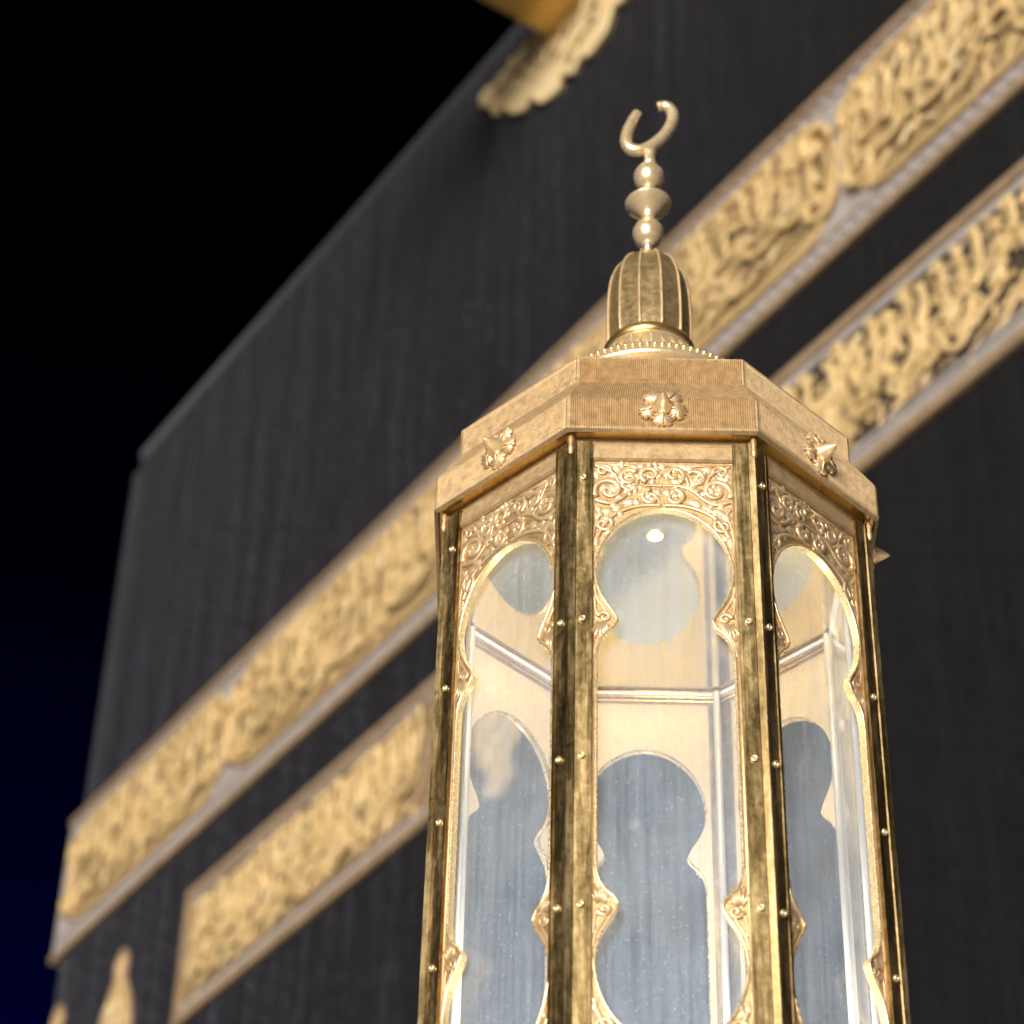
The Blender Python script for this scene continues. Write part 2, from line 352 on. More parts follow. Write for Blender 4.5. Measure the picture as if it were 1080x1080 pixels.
def script_panel(bm, words, x0, x1, z0, z1, out, seed, tiers=2, fillers=1.0, wd=.021):
    """dense two-tier lettering with tall uprights, sweeping bowls and small vowel signs"""
    rng = random.Random(seed); H = z1 - z0; Wd = x1 - x0
    words = list(words); n = len(words); per = (n + tiers - 1) // tiers
    for t_ in range(tiers):
        ws = words[t_ * per:(t_ + 1) * per]
        if not ws: continue
        tot = sum(len(w) + .6 for w in ws); x = x1
        zb = z0 + H * (.40 - .36 * t_) if tiers == 2 else z0 + H * .1
        for w in ws:
            ww = Wd * (len(w) + .6) / tot
            put_word(bm, w, x - ww * 1.04, x, zb + H * rng.uniform(-.03, .05), zb + H * rng.uniform(.52, .62) if tiers == 2 else zb + H * .8, out + .004 + .007 * t_, rng, 0, rng.uniform(-.06, .02))
            x -= ww
    for i in range(int(Wd / H * 60)):                      # couched filling stitches on the ground
        x = x0 + Wd * rng.uniform(.0, 1); z = z0 + H * rng.uniform(.01, .97); a_ = rng.choice((.6, .75, .9, -.5, 1.35, .1)); ln = rng.uniform(.025, .06)
        stroke(bm, [(x - ln * math.cos(a_), z - ln * math.sin(a_)), (x + .006, z + .008), (x + ln * math.cos(a_), z + ln * math.sin(a_))], wd * rng.uniform(.4, .6), out - .002 + .001 * (i % 5), rng.choice((0, 0, 2)), .008)
    k = int(Wd / H * 6 * fillers)
    for i in range(k):                                     # tall uprights
        x = x0 + Wd * (i + rng.uniform(.2, .8)) / k; zt = z1 - H * rng.uniform(.02, .12); zb = z0 + H * rng.uniform(.35, .6)
        s = rng.uniform(-.10, .04)
        stroke(bm, [(x + s * .3 - .03, zt - .02), (x, zt), (x + .012, (zt + zb) / 2), (x - s, zb)], wd * rng.uniform(.75, 1.05), out + .011 + .0015 * (i % 6), 0)
    for i in range(int(Wd / H * 4 * fillers)):             # bowls and returning tails
        x = x0 + Wd * rng.uniform(.05, .85); z = z0 + H * rng.uniform(.08, .55); w = H * rng.uniform(.22, .5); d = H * rng.uniform(.08, .2)
        x2 = min(x + w, x1 - .03)
        stroke(bm, [(x, z + d), (x + .02, z), ((x + x2) / 2, z - d * .5), (x2 - .02, z + d * .2), (x2, z + d * 1.3)], wd * rng.uniform(.8, 1.1), out + .015 + .0015 * (i % 7), 0)
    for i in range(int(Wd / H * 12 * fillers)):            # vowel signs and dots
        x = x0 + Wd * rng.uniform(.02, .98); z = z0 + H * rng.uniform(.06, .94); a_ = rng.choice((.5, .6, .7, -.6, 1.2)); ln = rng.uniform(.03, .075)
        stroke(bm, [(x - ln * math.cos(a_), z - ln * math.sin(a_)), (x, z + .006), (x + ln * math.cos(a_), z + ln * math.sin(a_))], wd * rng.uniform(.5, .85), out + .019 + .0015 * (i % 8), rng.choice((0, 1)))

def strip(bm, x0, x1, z0, z1, o0, o1, mi=0): box(bm, x0, x1, -o1, -o0, z0, z1, mi)
def cartouche(x0, x1, z0, z1, r=.30, n=8):
    """long field with lobed ends"""
    h = z1 - z0; zc = (z0 + z1) / 2; p = []
    for i in range(n + 1): a_ = -PI / 2 + PI * i / n; p.append((x1 - r + r * math.cos(a_), zc + h / 2 * math.sin(a_)))
    for i in range(n + 1): a_ = PI / 2 + PI * i / n; p.append((x0 + r + r * math.cos(a_), zc + h / 2 * math.sin(a_)))
    return p
def edge_cord(bm, loop, rad, out, mi=0):
    tube(bm, [wall(q[0], q[1], out) for q in loop] + [wall(*loop[0], out)], rad, 6, mi, False)

HAJJ = 'الحج أشهر معلومات فمن فرض فيهن الحج فلا رفث ولا فسوق ولا جدال في الحج وما تفعلوا من خير يعلمه الله وتزودوا فإن خير الزاد التقوى واتقون يا أولي الألباب'.split()
HAJJ2 = 'ليس عليكم جناح أن تبتغوا فضلا من ربكم فإذا أفضتم من عرفات فاذكروا الله عند المشعر الحرام'.split()
B1T, B1B, B2T, B2B = CAMZ + 8.218, CAMZ + 7.265, CAMZ + 6.884, CAMZ + 6.112
tf_w = lambda o_: (lambda x, z, d: wall(x, z, o_ - d))

def one_strip(name, M, parent, *a_):
    bm = bmesh.new(); strip(bm, *a_); bmesh.ops.bevel(bm, geom=bm.edges[:], offset=.006, segments=2, affect='EDGES'); return obj(name, bm, M, parent)
bm = bmesh.new(); strip(bm, .0, BL, B1B, B1T, -.05, .012)
band = obj('embroidered_band', bm, M_silver, bld)
one_strip('band_border', M_cord, band, -.0, BL, B1T - .032, B1T + .012, -.05, .03); one_strip('band_border', M_cord, band, -.0, BL, B1B - .012, B1B + .042, -.05, .03)
one_strip('gold_line', M_cord, band, 0, BL, B1T - .102, B1T - .092, 0, .020); one_strip('gold_line', M_cord, band, 0, BL, B1B + .128, B1B + .138, 0, .020)
for zc, h in ((B1T - .062, .016), (B1B + .085, .024)):       # running leaf scroll in the grey margins
    bm = bmesh.new()
    for i in range(int(BL / .16)):
        x = .1 + i * .16
        stroke(bm, [(x, zc - h), (x + .04, zc + h), (x + .08, zc - h), (x + .12, zc + h * .6), (x + .165, zc - h)], .009, .013, 0, .008)
    obj('margin_scroll', bm, M_slate, band, recalc=False)
for (x0, x1, ws, seed) in ((.10, 2.02, HAJJ[:6], 1), (2.06, 7.12, HAJJ[6:22], 2), (7.16, 11.5, HAJJ2[:12], 3)):
    lo = cartouche(x0, x1, B1B + .15, B1T - .115, .26)
    bm = bmesh.new(); plate(bm, [lo], tf_w(.022), .02)
    fld = obj('text_field', bm, M_ground, band)
    bm = bmesh.new(); edge_cord(bm, lo, .014, .022); edge_cord(bm, cartouche(x0 + .05, x1 - .05, B1B + .185, B1T - .15, .24), .008, .022)
    for xe, d in ((x0 + .02, 1), (x1 - .02, -1)):           # curled ends
        for zz, s in ((B1B + .32, 1), (B1T - .30, -1)):
            tube(bm, [wall(xe + d * (p_[0]), zz + p_[1] * s, .04) for p_ in spiral(.10, 0, .11, 1.2, PI * .9, 1, 20)], .02, 6)
    obj('field_edging', bm, M_thread, band)
    bm = bmesh.new(); script_panel(bm, ws, x0 + .12, x1 - .12, B1B + .17, B1T - .13, .024, seed)
    obj('gold_lettering', bm, [M_thread, M_thread2, M_cord], band, recalc=False)

def lower_panel(x0, x1, words, seed, dark):
    bm = bmesh.new(); strip(bm, x0, x1, B2B, B2T, -.01, .012); pn = obj('embroidered_panel', bm, M_dark if dark else M_ground, bld)
    one_strip('panel_border', M_cord, pn, x0 - .01, x1 + .01, B2T - .045, B2T + .01, -.01, .032); one_strip('panel_border', M_cord, pn, x0 - .01, x1 + .01, B2B - .01, B2B + .05, -.01, .032)
    one_strip('panel_border', M_cord, pn, x0 - .01, x0 + .05, B2B + .05, B2T - .045, -.01, .03); one_strip('panel_border', M_cord, pn, x1 - .05, x1 + .01, B2B + .05, B2T - .045, -.01, .03)
    one_strip('panel_margin', M_silver, pn, x0 + .05, x1 - .05, B2T - .085, B2T - .047, .0, .02); one_strip('panel_margin', M_silver, pn, x0 + .05, x1 - .05, B2B + .052, B2B + .095, .0, .02)
    lo = cartouche(x0 + .10, x1 - .10, B2B + .105, B2T - .095, .2)
    bm = bmesh.new(); edge_cord(bm, lo, .014, .02); obj('field_edging', bm, M_silver if dark else M_cord, pn)
    bm = bmesh.new(); script_panel(bm, words, x0 + .14, x1 - .14, B2B + .10, B2T - .10, .016, seed, 2, 1.0 if dark else 1.6, .024 if dark else .019)
    obj('gold_lettering', bm, [M_thread, M_thread2, M_cord], pn, recalc=False)
lower_panel(1.76, 4.20, 'وإذا سألك عبادي عني فإني قريب أجيب دعوة'.split(), 11, False)
lower_panel(5.25, 8.60, 'نبئ عبادي أني أنا الغفور الرحيم وأن عذابي هو العذاب الأليم'.split(), 12, True)

def lamp(xc, ztop, h):
    """hanging-lamp shaped embroidered medallion"""
    half = [(0.0, 0), (.05, -.03), (.085, -.10), (.07, -.17), (.13, -.26), (.23, -.42), (.26, -.58), (.20, -.74), (.10, -.84), (.14, -.93), (0, -1.0)]
    half = smooth2(half, 5)
    lo = [(xc + .82 * p_[0] * h, ztop + p_[1] * h) for p_ in half] + [(xc - .82 * p_[0] * h, ztop + p_[1] * h) for p_ in reversed(half[1:-1])]
    bm = bmesh.new(); plate(bm, [lo], tf_w(.014), .02)
    o_ = obj('embroidered_medallion', bm, M_thread, bld)
    bm = bmesh.new(); edge_cord(bm, lo, .015, .02); obj('medallion_edging', bm, M_cord, o_)
    bm = bmesh.new()
    rg = random.Random(int(xc * 10))
    for i in range(44):
        z = ztop - h * rg.uniform(.3, .72); x = xc + h * rg.uniform(-.13, .13); a_ = rg.uniform(0, PI)
        stroke(bm, [(x - .05 * math.cos(a_), z - .05 * math.sin(a_)), (x + .01, z + .01), (x + .05 * math.cos(a_), z + .05 * math.sin(a_))], .014, .016 + .002 * (i % 6), 0)
    obj('gold_lettering', bm, M_thread2, o_, recalc=False)
for xc in (.25, 1.03, 4.72): lamp(xc, B2T - .0, .95)

# gold roof spout with its embroidered apron
spx, spz = 5.22, CAMZ + 10.50
ZR = CAMZ + 10.65
half = [(0, -.60), (.10, -.52), (.14, -.60), (.28, -.56), (.36, -.44), (.46, -.46), (.58, -.36), (.64, -.24), (.72, -.26), (.80, -.10), (.86, -.06), (.84, .02), (.74, -.02), (.66, .0), (.2, .04), (0, .04)]
half = smooth2(half, 4)
lo = [(spx + a_, ZR + b) for a_, b in half] + [(spx - a_, ZR + b) for a_, b in reversed(half[1:-1])]
bm = bmesh.new(); plate(bm, [lo], tf_w(.03), .04)
ap = obj('embroidered_apron', bm, M_thread2, bld)
bm = bmesh.new(); edge_cord(bm, lo, .014, .03)
for s in (-1, 1):
    tube(bm, [wall(spx + s * (.80 + p_[0]), ZR - .06 + p_[1], .035) for p_ in spiral(.0, 0, .075, 1.1, .4, 1, 18)], .02, 6)
obj('apron_edging', bm, M_thread2, ap)
bm = bmesh.new(); rg = random.Random(8)
for i in range(110):
    x = rg.uniform(-.72, .72); zz = ZR - rg.uniform(.03, .5) * (1 - abs(x) / 1.0); a_ = rg.uniform(0, PI); ln = rg.uniform(.03, .07)
    stroke(bm, [(spx + x - ln * math.cos(a_), zz - ln * math.sin(a_)), (spx + x + .015, zz + .012), (spx + x + ln * math.cos(a_), zz + ln * math.sin(a_))], .016, .032 + .003 * (i % 7), rg.choice((0, 1)))
obj('gold_lettering', bm, [M_thread2, M_ground], ap, recalc=False)
bm = bmesh.new()
u = [(-.21, .34), (-.21, .03), (-.18, 0), (.18, 0), (.21, .03), (.21, .34), (.18, .34), (.18, .03), (-.18, .03), (-.18, .34)]
plate(bm, [u], lambda x, z, d: (spx + x, -1.65 + d, spz + z), 1.85)
sp_ = obj('roof_spout', bm, M_mizab, bld)
for y in (.03, 1.2, 1.6): one_strip('spout_collar', M_mizab, sp_, spx - .225, spx + .225, spz - .015, spz + .36, y - .03, y + .03)
bm = bmesh.new(); strip(bm, spx - .16, spx + .16, spz - .35, spz + .1, 1.65, 1.68); obj('spout_tongue', bm, M_mizab, sp_)

# ================================================================ GOLDEN SHRINE
W = .25
ZB = CAMZ + 8.8097 * W
ROT = R(-.9454)
SX, SY = .7926 * W, 11.3592 * W
shr = empty('gilded_shrine', (SX, SY, 0), ROT, 'octagonal golden shrine with arched glass panes and a crescent finial in the foreground', 'shrine')
APO = .5 / math.tan(PI / 8)              # apothem of a unit-side octagon
def oz(dz): return ZB + dz * W
def oct_ring(ap, z): 
    r_ = ap / math.cos(PI / 8)
    return [(r_ * math.cos(-PI / 2 - PI / 8 + k * PI / 4), r_ * math.sin(-PI / 2 - PI / 8 + k * PI / 4), z) for k in range(8)]
def oct_shell(bm, prof, closed=True, mi=0):
    """octagonal moulding from an (apothem, z) profile in side units"""
    rings = [[bm.verts.new(p_) for p_ in oct_ring(a_ * W, oz(z))] for a_, z in prof]
    idx = list(range(len(rings)))
    for i in (idx if closed else idx[:-1]):
        a_, b_ = rings[i], rings[(i + 1) % len(rings)]
        for k in range(8): bm.faces.new((a_[k], a_[(k + 1) % 8], b_[(k + 1) % 8], b_[k])).material_index = mi

# cornice frieze with fine upright ribs
a1, a0 = APO, APO * .8964
bm = bmesh.new()
NR = 84; rgf = random.Random(3)
prof = [(a1 - .02, .0), (a1, .012), (a1, .035), (a1 - .002, .045), (a1 - .002, .2250), (a1 - .001, .225), (a1 - .006, .243), (a1 - .022, .272), (a0 + .045, .37), (a0 + .016, .415), (a0, .4457), (a0, .47), (a0 - .002, .48), (a0 - .002, .60), (a0, .61), (a0, .6302), (a0 - .05, .64)]
ribbed = set(range(2, 15))
for k in range(8):
    rows = []
    for pi_, (ap_, z) in enumerate(prof):
        r_ = ap_ / math.cos(PI / 8); A = -PI / 2 - PI / 8 + k * PI / 4
        p0 = Vector((r_ * math.cos(A), r_ * math.sin(A))); p1 = Vector((r_ * math.cos(A + PI / 4), r_ * math.sin(A + PI / 4)))
        nrm = (p0 + p1).normalized(); row = []
        for i in range(NR * 2 + 1):
            q = p0.lerp(p1, i / (NR * 2))
            if pi_ in ribbed and 2 < i < NR * 2 - 2: q = q + nrm * (.0034 if i % 2 else -.003)
            row.append(bm.verts.new((q.x * W, q.y * W, oz(z))))
        rows.append(row)
    for a_, b_ in zip(rows, rows[1:]):
        for i in range(NR * 2): bm.faces.new((a_[i], a_[i + 1], b_[i + 1], b_[i]))
bmesh.ops.remove_doubles(bm, verts=bm.verts, dist=1e-5)
frz = obj('cornice_frieze', bm, M_frieze, shr)
bm = bmesh.new()
oct_shell(bm, [(a1 - .02, .0), (a1 - .03, .012), (APO * .9262 - .02, .014), (APO * .9262 - .02, .06), (a1 - .03, .06)])
obj('soffit', bm, M_soffit, shr)
# roof above the frieze
bm = bmesh.new()
oct_shell(bm, [(a0 - .05, .64), (.88, .74), (.76, .86), (.68, .97), (.64, 1.02)], False)
obj('roof', bm, M_dome, shr)

# rosettes: five leaf petals round a pointed drop
bm = bmesh.new()
yf = -(a1 - .004) * W; zc = oz(.155)
for k in range(5):
    A = -PI / 2 + k * 2 * PI / 5; c, s = math.cos(A), math.sin(A); px, pz = -s, c
    outl = smooth2([(.03, .0), (.05, .038), (.078, .058), (.092, .040), (.104, .052), (.126, .026), (.120, .012), (.134, 0)], 3)
    full = [(q[0], q[1]) for q in outl] + [(q[0], -q[1]) for q in reversed(outl[1:-1])]
    ctr = bm.verts.new(((.08 * c) * W, yf - .030 * W, zc + .08 * s * W))
    ring = []
    for j, (a_, b) in enumerate(full):
        ring.append(bm.verts.new(((a_ * c + b * px) * W, yf - (.030 if a_ < .05 else .012 + .012 * math.sin(j * 1.9) ** 2) * W, zc + (a_ * s + b * pz) * W)))
    base = [bm.verts.new((v.co.x, yf + .006 * W, v.co.z)) for v in ring]
    for j in range(len(ring)):
        j2 = (j + 1) % len(ring)
        bm.faces.new((ring[j], ring[j2], ctr)).smooth = True; bm.faces.new((ring[j], base[j], base[j2], ring[j2]))
    tube(bm, [(a_ * c * W, yf - h * W, zc + a_ * s * W) for a_, h in ((.03, .034), (.07, .036), (.115, .022))], .006 * W, 6)
rings = []
for r_, d in ((.056, .01), (.060, .030), (.046, .052), (.028, .090), (.012, .120), (.001, .130)):
    rings.append([bm.verts.new((r_ * math.cos(t_ * PI / 6) * W, yf - d * W, zc + (r_ * math.sin(t_ * PI / 6)) * W)) for t_ in range(12)])
for a_, b_ in zip(rings, rings[1:]):
    for k in range(12): bm.faces.new((a_[k], a_[(k + 1) % 12], b_[(k + 1) % 12], b_[k])).smooth = True
ros = obj('rosette', bm, M_relief, shr); spin(ros, 8, shr, (6,))                                  # the one on the left-hand face is missing

# body: rails
AB = APO * .9262
bm = bmesh.new()
oct_shell(bm, [(AB - .035, .012), (AB + .002, .012), (AB + .002, -.03), (AB + .010, -.04), (AB + .010, -.095), (AB + .018, -.10), (AB + .018, -.128), (AB + .006, -.14), (AB - .035, -.14)])
obj('top_rail', bm, M_frieze, shr)
bm = bmesh.new()
oct_shell(bm, [(AB - .035, -3.82), (AB + .03, -3.82), (AB + .03, -4.0), (AB + .07, -4.05), (AB + .07, -4.3), (AB + .16, -4.4), (AB + .16, -4.75), (AB - .035, -4.75)])
obj('bottom_rail', bm, M_frieze, shr)
# inner cornice, two bright rounds, and the ceiling sheet
bm = bmesh.new()
def oct_tube(ap_, dz, r_, mi=0):
    ring_ = oct_ring(ap_ * W, oz(dz)); tube(bm, ring_ + ring_[:1], r_ * W, 8, mi, False)
oct_tube(AB - .052, -.092, .012); oct_tube(AB - .05, -.120, .010)
obj('inner_cornice', bm, M_soffit, shr)
bm = bmesh.new(); rg_ = [bm.verts.new(p_) for p_ in oct_ring((AB - .034) * W, oz(-.08))]; rg2 = [bm.verts.new(p_) for p_ in oct_ring((AB - .034) * W, oz(-.065))]
bm.faces.new(rg_); bm.faces.new(rg2)
for k in range(8): bm.faces.new((rg_[k], rg_[(k + 1) % 8], rg2[(k + 1) % 8], rg2[k]))
obj('ceiling', bm, M_ceil, shr)

# a small lit downlight in the ceiling, seen through the head of the front pane
M_lamp = mat('lit lamp lens', (1, 1, 1), 0, .4); P(M_lamp).inputs['Emission Color'].default_value = (1, .93, .82, 1); P(M_lamp).inputs['Emission Strength'].default_value = 1.1
for (lx, ly) in ((-.006, -.43),):
    bm = bmesh.new(); lathe(bm, [(.048 * W, oz(-.08)), (.048 * W, oz(-.086)), (.038 * W, oz(-.088)), (.036 * W, oz(-.082))], 24, 0, True, (lx * W, ly * W))
    dl = obj('downlight', bm, M_rim, shr)
    bm = bmesh.new(); lathe(bm, [(.037 * W, oz(-.083)), (.022 * W, oz(-.092)), (0, oz(-.095))], 24, 0, True, (lx * W, ly * W))
    obj('lamp_lens', bm, M_lamp, dl)

# arch panels with the keyhole opening
right = [(0, -.452), (.09, -.470), (.18, -.520), (.26, -.600), (.318, -.710), (.345, -.830), (.346, -.900), (.330, -.985), (.296, -1.06), (.256, -1.125), (.236, -1.174)]
right = smooth2(right, 3) + smooth2([(.236, -1.174), (.258, -1.215), (.296, -1.250), (.325, -1.300), (.336, -1.345), (.341, -1.40)], 3)[1:]
MID = -1.98
right = right + [(x, 2 * MID - z) for x, z in reversed(right)]
opening = right + [(-x, z) for x, z in reversed(right[1:-1])]
outer = [(-.372, -.14), (.372, -.14), (.372, -3.82), (-.372, -3.82)]
tf_p = lambda x, z, d: (x * W, -(AB - d) * W, oz(z))
bm = bmesh.new(); plate(bm, [outer, opening], tf_p, .035, 0, 1, 2)
pan = obj('arch_panel', bm, [M_field, M_inner, M_rim], shr)
bm = bmesh.new()
tube(bm, [(x * W, -(AB + .004) * W, oz(z)) for x, z in opening + opening[:1]], .0085 * W, 6, 0, False)
obj('opening_rim', bm, M_rim, pan, True)
# embossed scrollwork
bm = bmesh.new()
def rel(pts, r0, r1=None, dz=0):
    n = len(pts); r1 = r0 if r1 is None else r1
    tube(bm, [(x * W, -(AB + .002) * W, oz(z)) for x, z in pts], [(r0 + (r1 - r0) * i / (n - 1)) * W for i in range(n)], 6, 0, True, .55, (0, 1, 0))
def leaf(x, z, a_, ln, wd):
    c, s = math.cos(a_), math.sin(a_)
    wd = wd * 1.45; o_ = [(0, 0), (.25, .7), (.55, 1), (.8, .6), (1, 0), (.8, -.6), (.55, -1), (.25, -.7)]
    ct = bm.verts.new(((x + c * ln * .5) * W, -(AB + .011) * W, oz(z + s * ln * .5)))
    rg_ = [bm.verts.new(((x + c * p_[0] * ln - s * p_[1] * wd) * W, -(AB + .001) * W, oz(z + s * p_[0] * ln + c * p_[1] * wd))) for p_ in o_]
    for j in range(8): bm.faces.new((rg_[j], rg_[(j + 1) % 8], ct)).smooth = True
for flip in (1, -1):                                         # same design at the head and the foot of the pane
    Z = (lambda z: z) if flip == 1 else (lambda z: 2 * MID - z)
    for s in (1, -1):
        def S(pts): return [(s * x, Z(z)) for x, z in pts]
        rel(S(spiral(.062, -.225, .056, 1.3, -1.2, 1)), .018, .011)
        rel(S(spiral(.060, -.375, .053, 1.3, 1.6, -1)), .018, .011)
        rel(S(spiral(.172, -.250, .056, 1.3, 2.4, -1)), .018, .011)
        rel(S(spiral(.275, -.335, .082, 1.4, -.6, 1)), .020, .011)
        rel(S(spiral(.305, -.205, .043, 1.2, 3.4, -1)), .015, .010)
        rel(S(spiral(.305, -.560, .048, 1.3, 2.2, 1)), .016, .010)
        rel(S(smooth2([(.0, -.30), (.09, -.30), (.16, -.335), (.21, -.385), (.27, -.42), (.345, -.40)])), .008, .016)
        rel(S(smooth2([(.01, -.428), (.10, -.432), (.18, -.455), (.255, -.50), (.30, -.56), (.335, -.64)])), .012, .014)
        rel(S(smooth2([(.115, -.20), (.15, -.33), (.215, -.30), (.255, -.22), (.35, -.165)])), .009, .012)
        rel(S(smooth2([(.345, -.45), (.325, -.50), (.345, -.56), (.358, -.66), (.352, -.74)])), .010, .006)
        rel(S([(.0, -.165), (.36, -.165)]), .007); rel(S([(.360, -.165), (.360, -3.79)] if flip == 1 else [(.360, -.165), (.360, -.2)]), .007)
        for (x, z, a_, ln, wd) in ((.115, -.185, .3, .06, .016), (.12, -.29, -.6, .07, .018), (.20, -.19, .2, .07, .018), (.225, -.285, -1.2, .06, .016), (.13, -.395, -.3, .08, .016), (.20, -.425, -.6, .08, .015), (.24, -.455, -.3, .09, .016),
                                   (.335, -.26, 1.4, .07, .016), (.30, -.47, -.9, .07, .014), (.338, -.62, -1.5, .08, .012), (.0, -.19, PI / 2 - .02, .05, .018), (.02, -.31, -1.4, .06, .016), (.275, -.335, .8, .06, .022), (.275, -.335, 2.6, .05, .02), (.172, -.25, 1, .03, .015), (.08, -.16, -.2, .06, .012)):
            leaf(s * x, Z(z), (a_ if s == 1 else PI - a_) * flip, ln, wd)
        rg2_ = random.Random(21)
        for i in range(46):
            x = rg2_.uniform(.02, .35); z = rg2_.uniform(-.165, -.74 if x > .28 else -.42 if x < .2 else -.5); leaf(s * x, Z(z), rg2_.uniform(0, 2 * PI) * s * flip, rg2_.uniform(.035, .06), .011)
        # leaf cusp: an eye with fanned ribs
        rel(S(spiral(.300, -1.150, .034, 1.3, 0, 1, 18)), .014, .009)
        for j in range(6):
            a_ = -2.5 + j * .30
            rel(S([(.318 + .02 * math.cos(a_), -1.165 + .02 * math.sin(a_)), (.325 + .085 * math.cos(a_) * (.7 + .1 * j), -1.175 + .115 * math.sin(a_))]), .012, .006)
        rel(S(smooth2([(.352, -.95), (.338, -1.03), (.305, -1.09), (.272, -1.165)])), .009, .006)
        rel(S(smooth2([(.350, -1.02), (.345, -1.10), (.335, -1.13)])), .009, .006)
        rel(S(smooth2([(.352, -1.38), (.338, -1.30), (.305, -1.235), (.275, -1.19)])), .007, .005)
obj('scroll_relief', bm, M_relief, pan, True)
spin(pan, 8, shr)

# glass panes with frosted edges, just inside the panels
bm = bmesh.new()
ga = AB - .075
box(bm, -.418 * W, .418 * W, -ga * W, -(ga - .03) * W, oz(-3.85), oz(-.10))
bm.normal_update()
for f in bm.faces:
    f.material_index = 1 if abs(f.normal.y) < .5 else (0 if f.normal.y * f.calc_center_median().y > 0 and f.calc_center_median().y < -(ga - .01) * W else 2)
pane = obj('glass_pane', bm, [M_glass, M_edge, M_clear], shr); spin(pane, 8, shr)
# inside corner fillets of the frame
bm = bmesh.new()
vr = (AB - .11) / math.cos(PI / 8); A = -PI / 2 - PI / 8
c, s = math.cos(A), math.sin(A)
tube(bm, [(vr * c * W, vr * s * W, oz(-.1)), (vr * c * W, vr * s * W, oz(-3.85))], .022 * W, 10)
fil = obj('inner_fillet', bm, M_edge, shr, True); spin(fil, 8, shr)

# posts: folded flanges with mouldings, screws and a small knob
bm = bmesh.new()
e1 = Vector((math.cos(A + PI / 2 + PI / 8), math.sin(A + PI / 2 + PI / 8), 0)); 
V0 = Vector((AB / math.cos(PI / 8) * c, AB / math.cos(PI / 8) * s, 0))
d1 = (Vector((AB / math.cos(PI / 8) * math.cos(A + PI / 4), AB / math.cos(PI / 8) * math.sin(A + PI / 4), 0)) - V0).normalized()
d2 = (Vector((AB / math.cos(PI / 8) * math.cos(A - PI / 4), AB / math.cos(PI / 8) * math.sin(A - PI / 4), 0)) - V0).normalized()
n1_ = Vector((-d1.y, d1.x, 0)); n1_ = n1_ if n1_.dot(V0) > 0 else -n1_
n2_ = Vector((-d2.y, d2.x, 0)); n2_ = n2_ if n2_.dot(V0) > 0 else -n2_
out_ = Vector((c, s, 0)); OF = .022
def postprof():
    P1 = []
    P1 += [V0 + d2 * .100 - n2_ * .03, V0 + d2 * .100 + n2_ * (OF + .006), V0 + d2 * .086 + n2_ * (OF + .006), V0 + d2 * .084 + n2_ * OF]
    P1 += [V0 + d2 * .020 + n2_ * OF, V0 + d2 * .016 + n2_ * (OF + .008)]
    P1 += [V0 + out_ * (OF + .020)]
    P1 += [V0 + d1 * .016 + n1_ * (OF + .008), V0 + d1 * .020 + n1_ * OF]
    P1 += [V0 + d1 * .084 + n1_ * OF, V0 + d1 * .086 + n1_ * (OF + .006), V0 + d1 * .100 + n1_ * (OF + .006), V0 + d1 * .100 - n1_ * .03]
    P1 += [V0 - out_ * .05]
    return P1
pp = postprof()
zs = [-.02 - 3.84 * i / 24 for i in range(25)]
rows = [[bm.verts.new((q.x * W, q.y * W, oz(z))) for q in pp] for z in zs]
for a_, b_ in zip(rows, rows[1:]):
    for k in range(len(pp)): bm.faces.new((a_[k], a_[(k + 1) % len(pp)], b_[(k + 1) % len(pp)], b_[k]))
bm.faces.new(rows[0]); bm.faces.new(list(reversed(rows[-1])))
post = obj('post', bm, M_post, shr)
scr = None
for d, nv in ((d1, n1_), (d2, n2_)):
    for z in ((-.27,) if d is d1 else ()) + (-1.18, -1.99, -2.80, -3.60):
        ctr = V0 + d * .052 + nv * OF
        bm = bmesh.new()
        ty = nv; tx = d; tz = Vector((0, 0, 1)); rr = []
        for r_, h in ((.018, -.004), (.019, .008), (.014, .013), (.009, .010), (.007, -.003)):
            rr.append([bm.verts.new(((ctr + (tx * math.cos(t_ * PI / 6) + tz * math.sin(t_ * PI / 6)) * r_ + ty * h) * W + Vector((0, 0, oz(z)))).to_tuple()) for t_ in range(12)])
        for a_, b_ in zip(rr, rr[1:]):
            for k in range(12): bm.faces.new((a_[k], a_[(k + 1) % 12], b_[(k + 1) % 12], b_[k])).smooth = True
        bm.faces.new(rr[-1])
        obj('screw', bm, M_rim, post)
bm = bmesh.new()
kc = (V0 + out_ * .035) * W
lathe(bm, [(0, oz(-.13)), (.012 * W, oz(-.12)), (.020 * W, oz(-.09)), (.014 * W, oz(-.06)), (.021 * W, oz(-.03)), (.012 * W, oz(.005)), (0, oz(.03))], 12, 0, True, (kc.x, kc.y))
obj('post_knob', bm, M_field, post)
spin(post, 8, shr)

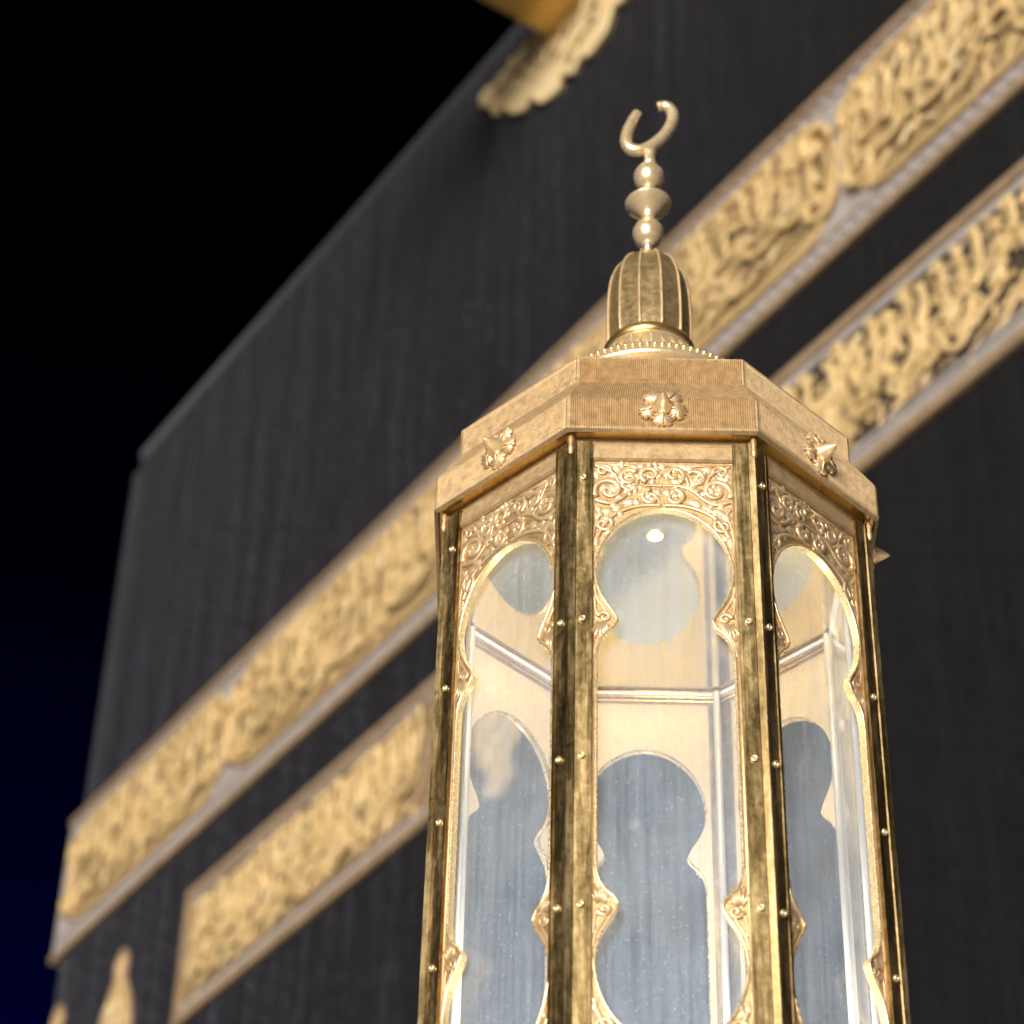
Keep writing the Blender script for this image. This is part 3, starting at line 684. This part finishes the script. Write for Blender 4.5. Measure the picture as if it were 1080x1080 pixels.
# dome and mouldings
bm = bmesh.new()
lathe(bm, [(r_ * W, oz(z)) for r_, z in [(.40, 1.0), (.655, 1.06), (.665, 1.09), (.655, 1.115), (.63, 1.13), (.60, 1.16), (.575, 1.19), (.58, 1.215), (.565, 1.235), (.52, 1.255), (.44, 1.32), (.37, 1.40), (.318, 1.48), (.288, 1.55), (.272, 1.59), (.265, 1.61)]], 64)
obj('dome_base', bm, M_polish, shr, True)
bm = bmesh.new()
for k in range(96):
    A_ = 2 * PI * k / 96
    bmesh.ops.create_uvsphere(bm, u_segments=8, v_segments=6, radius=.018 * W, matrix=Matrix.Translation((.640 * W * math.cos(A_), .640 * W * math.sin(A_), oz(1.14))))
obj('pearl_ring', bm, M_rim, shr, True)
bm = bmesh.new()
for k in range(30):
    A_ = 2 * PI * (k + .5) / 30; c_, s_ = math.cos(A_), math.sin(A_)
    tube(bm, [(r_ * W * c_, r_ * W * s_, oz(z)) for r_, z in ((.515, 1.242), (.442, 1.314), (.373, 1.404), (.321, 1.484), (.290, 1.555))], [.010 * W, .009 * W, .008 * W, .007 * W, .006 * W], 6)
obj('base_flutes', bm, M_polish, shr, True)
bm = bmesh.new()
lathe(bm, [(r_ * W, oz(z)) for r_, z in [(.20, 1.60), (.262, 1.60), (.275, 1.62), (.278, 1.645), (.268, 1.67), (.25, 1.685), (.20, 1.70)]], 64)
obj('dome_collar', bm, M_soffit, shr, True)
bm = bmesh.new()
ND = 12
bell = smooth2([(.252, 1.68), (.257, 1.80), (.256, 1.95), (.250, 2.08), (.236, 2.20), (.202, 2.31), (.150, 2.385), (.08, 2.43), (.02, 2.44)], 3)
rings = []
for r_, z in bell:
    rings.append([bm.verts.new((r_ * W * math.cos(PI / ND + 2 * PI * k / ND - PI / 2), r_ * W * math.sin(PI / ND + 2 * PI * k / ND - PI / 2), oz(z))) for k in range(ND)])
for a_, b_ in zip(rings, rings[1:]):
    for k in range(ND): bm.faces.new((a_[k], a_[(k + 1) % ND], b_[(k + 1) % ND], b_[k]))
bm.faces.new(rings[-1]); bm.faces.new(rings[0])
dome = obj('dome', bm, M_dome, shr)
bm = bmesh.new()
for k in range(ND):
    A_ = PI / ND + 2 * PI * k / ND - PI / 2
    tube(bm, [(r_ * W * math.cos(A_), r_ * W * math.sin(A_), oz(z)) for r_, z in bell[:-3]], .0095 * W, 6)
obj('dome_ribs', bm, M_relief, dome, True)

# finial
fx = .018
bm = bmesh.new()
tube(bm, [((fx * i / 6) * W, 0, oz(2.46 + .96 * i / 6)) for i in range(7)], .028 * W, 12)
obj('finial_stem', bm, M_polish, shr, True)
def bead(name, zc, r_, h, prof_):
    bm = bmesh.new(); xx = fx * (zc - 2.46) / .96
    lathe(bm, [(a_ * r_ * W, oz(zc + b * h)) for a_, b in prof_], 40, 0, True, (xx * W, 0)); obj(name, bm, M_polish, shr, True)
ROUND = [(.33, -1.1), (.45, -1), (.47, -.86), (.62, -.80), (.86, -.55), (1, -.05), (.96, .3), (.8, .62), (.55, .85), (.46, .92), (.45, 1.05), (.33, 1.15)]
bead('finial_bead', 2.666, .098, .105, ROUND)
bead('finial_bead', 3.170, .098, .105, ROUND)
bead('finial_disc', 2.925, .148, .13, [(.2, -1.05), (.32, -1), (.30, -.85), (.42, -.66), (.70, -.30), (.97, -.03), (1.0, .03), (.95, .08), (.65, .3), (.38, .62), (.30, .85), (.34, 1), (.2, 1.05)])
bm = bmesh.new()
cr = smooth2([(-.055, 3.77), (-.082, 3.71), (-.118, 3.60), (-.130, 3.50), (-.098, 3.43), (-.02, 3.425), (.068, 3.50), (.135, 3.60), (.174, 3.72), (.164, 3.805), (.128, 3.845), (.078, 3.835)], 6)
nn_ = len(cr)
tube(bm, [(x * W, 0, oz(z)) for x, z in cr], [(.034 + .008 * math.sin(PI * i / (nn_ - 1))) * W for i in range(nn_)], 12)
obj('crescent', bm, M_polish, shr, True)
bm = bmesh.new(); lathe(bm, [(.018 * W, oz(3.27)), (.05 * W, oz(3.285)), (.034 * W, oz(3.32)), (.036 * W, oz(3.38)), (.045 * W, oz(3.41)), (.02 * W, oz(3.425))], 24, 0, True, (.02 * W, 0))
obj('finial_neck', bm, M_polish, shr, True)

# the case's own lamp: a round lens in the floor of the shaft, shining up
M_up = mat('lit floor lamp lens', (1, 1, 1), 0, .4); P(M_up).inputs['Emission Color'].default_value = (1, .89, .72, 1); P(M_up).inputs['Emission Strength'].default_value = UPL
bm = bmesh.new(); lathe(bm, [(0, oz(-8.3)), (.93 * W, oz(-8.3)), (.95 * W, oz(-7.95)), (.86 * W, oz(-7.93)), (.84 * W, oz(-8.05))], 40)
ul = obj('floor_lamp', bm, M_rim, shr)
bm = bmesh.new(); lathe(bm, [(.83 * W, oz(-8.04)), (.5 * W, oz(-8.0)), (0, oz(-7.98))], 40)
obj('lamp_lens', bm, M_up, ul)

# lower body below the picture: plinth down to the paving
bm = bmesh.new()
zf = -ZB / W
oct_shell(bm, [(AB + .10, -4.75), (AB + .10, zf + 1.2), (AB + .3, zf + 1.0), (AB + .3, zf + .1), (AB + .45, zf), (AB - .3, zf), (AB - .3, -4.75)])
obj('plinth', bm, M_stone, shr)
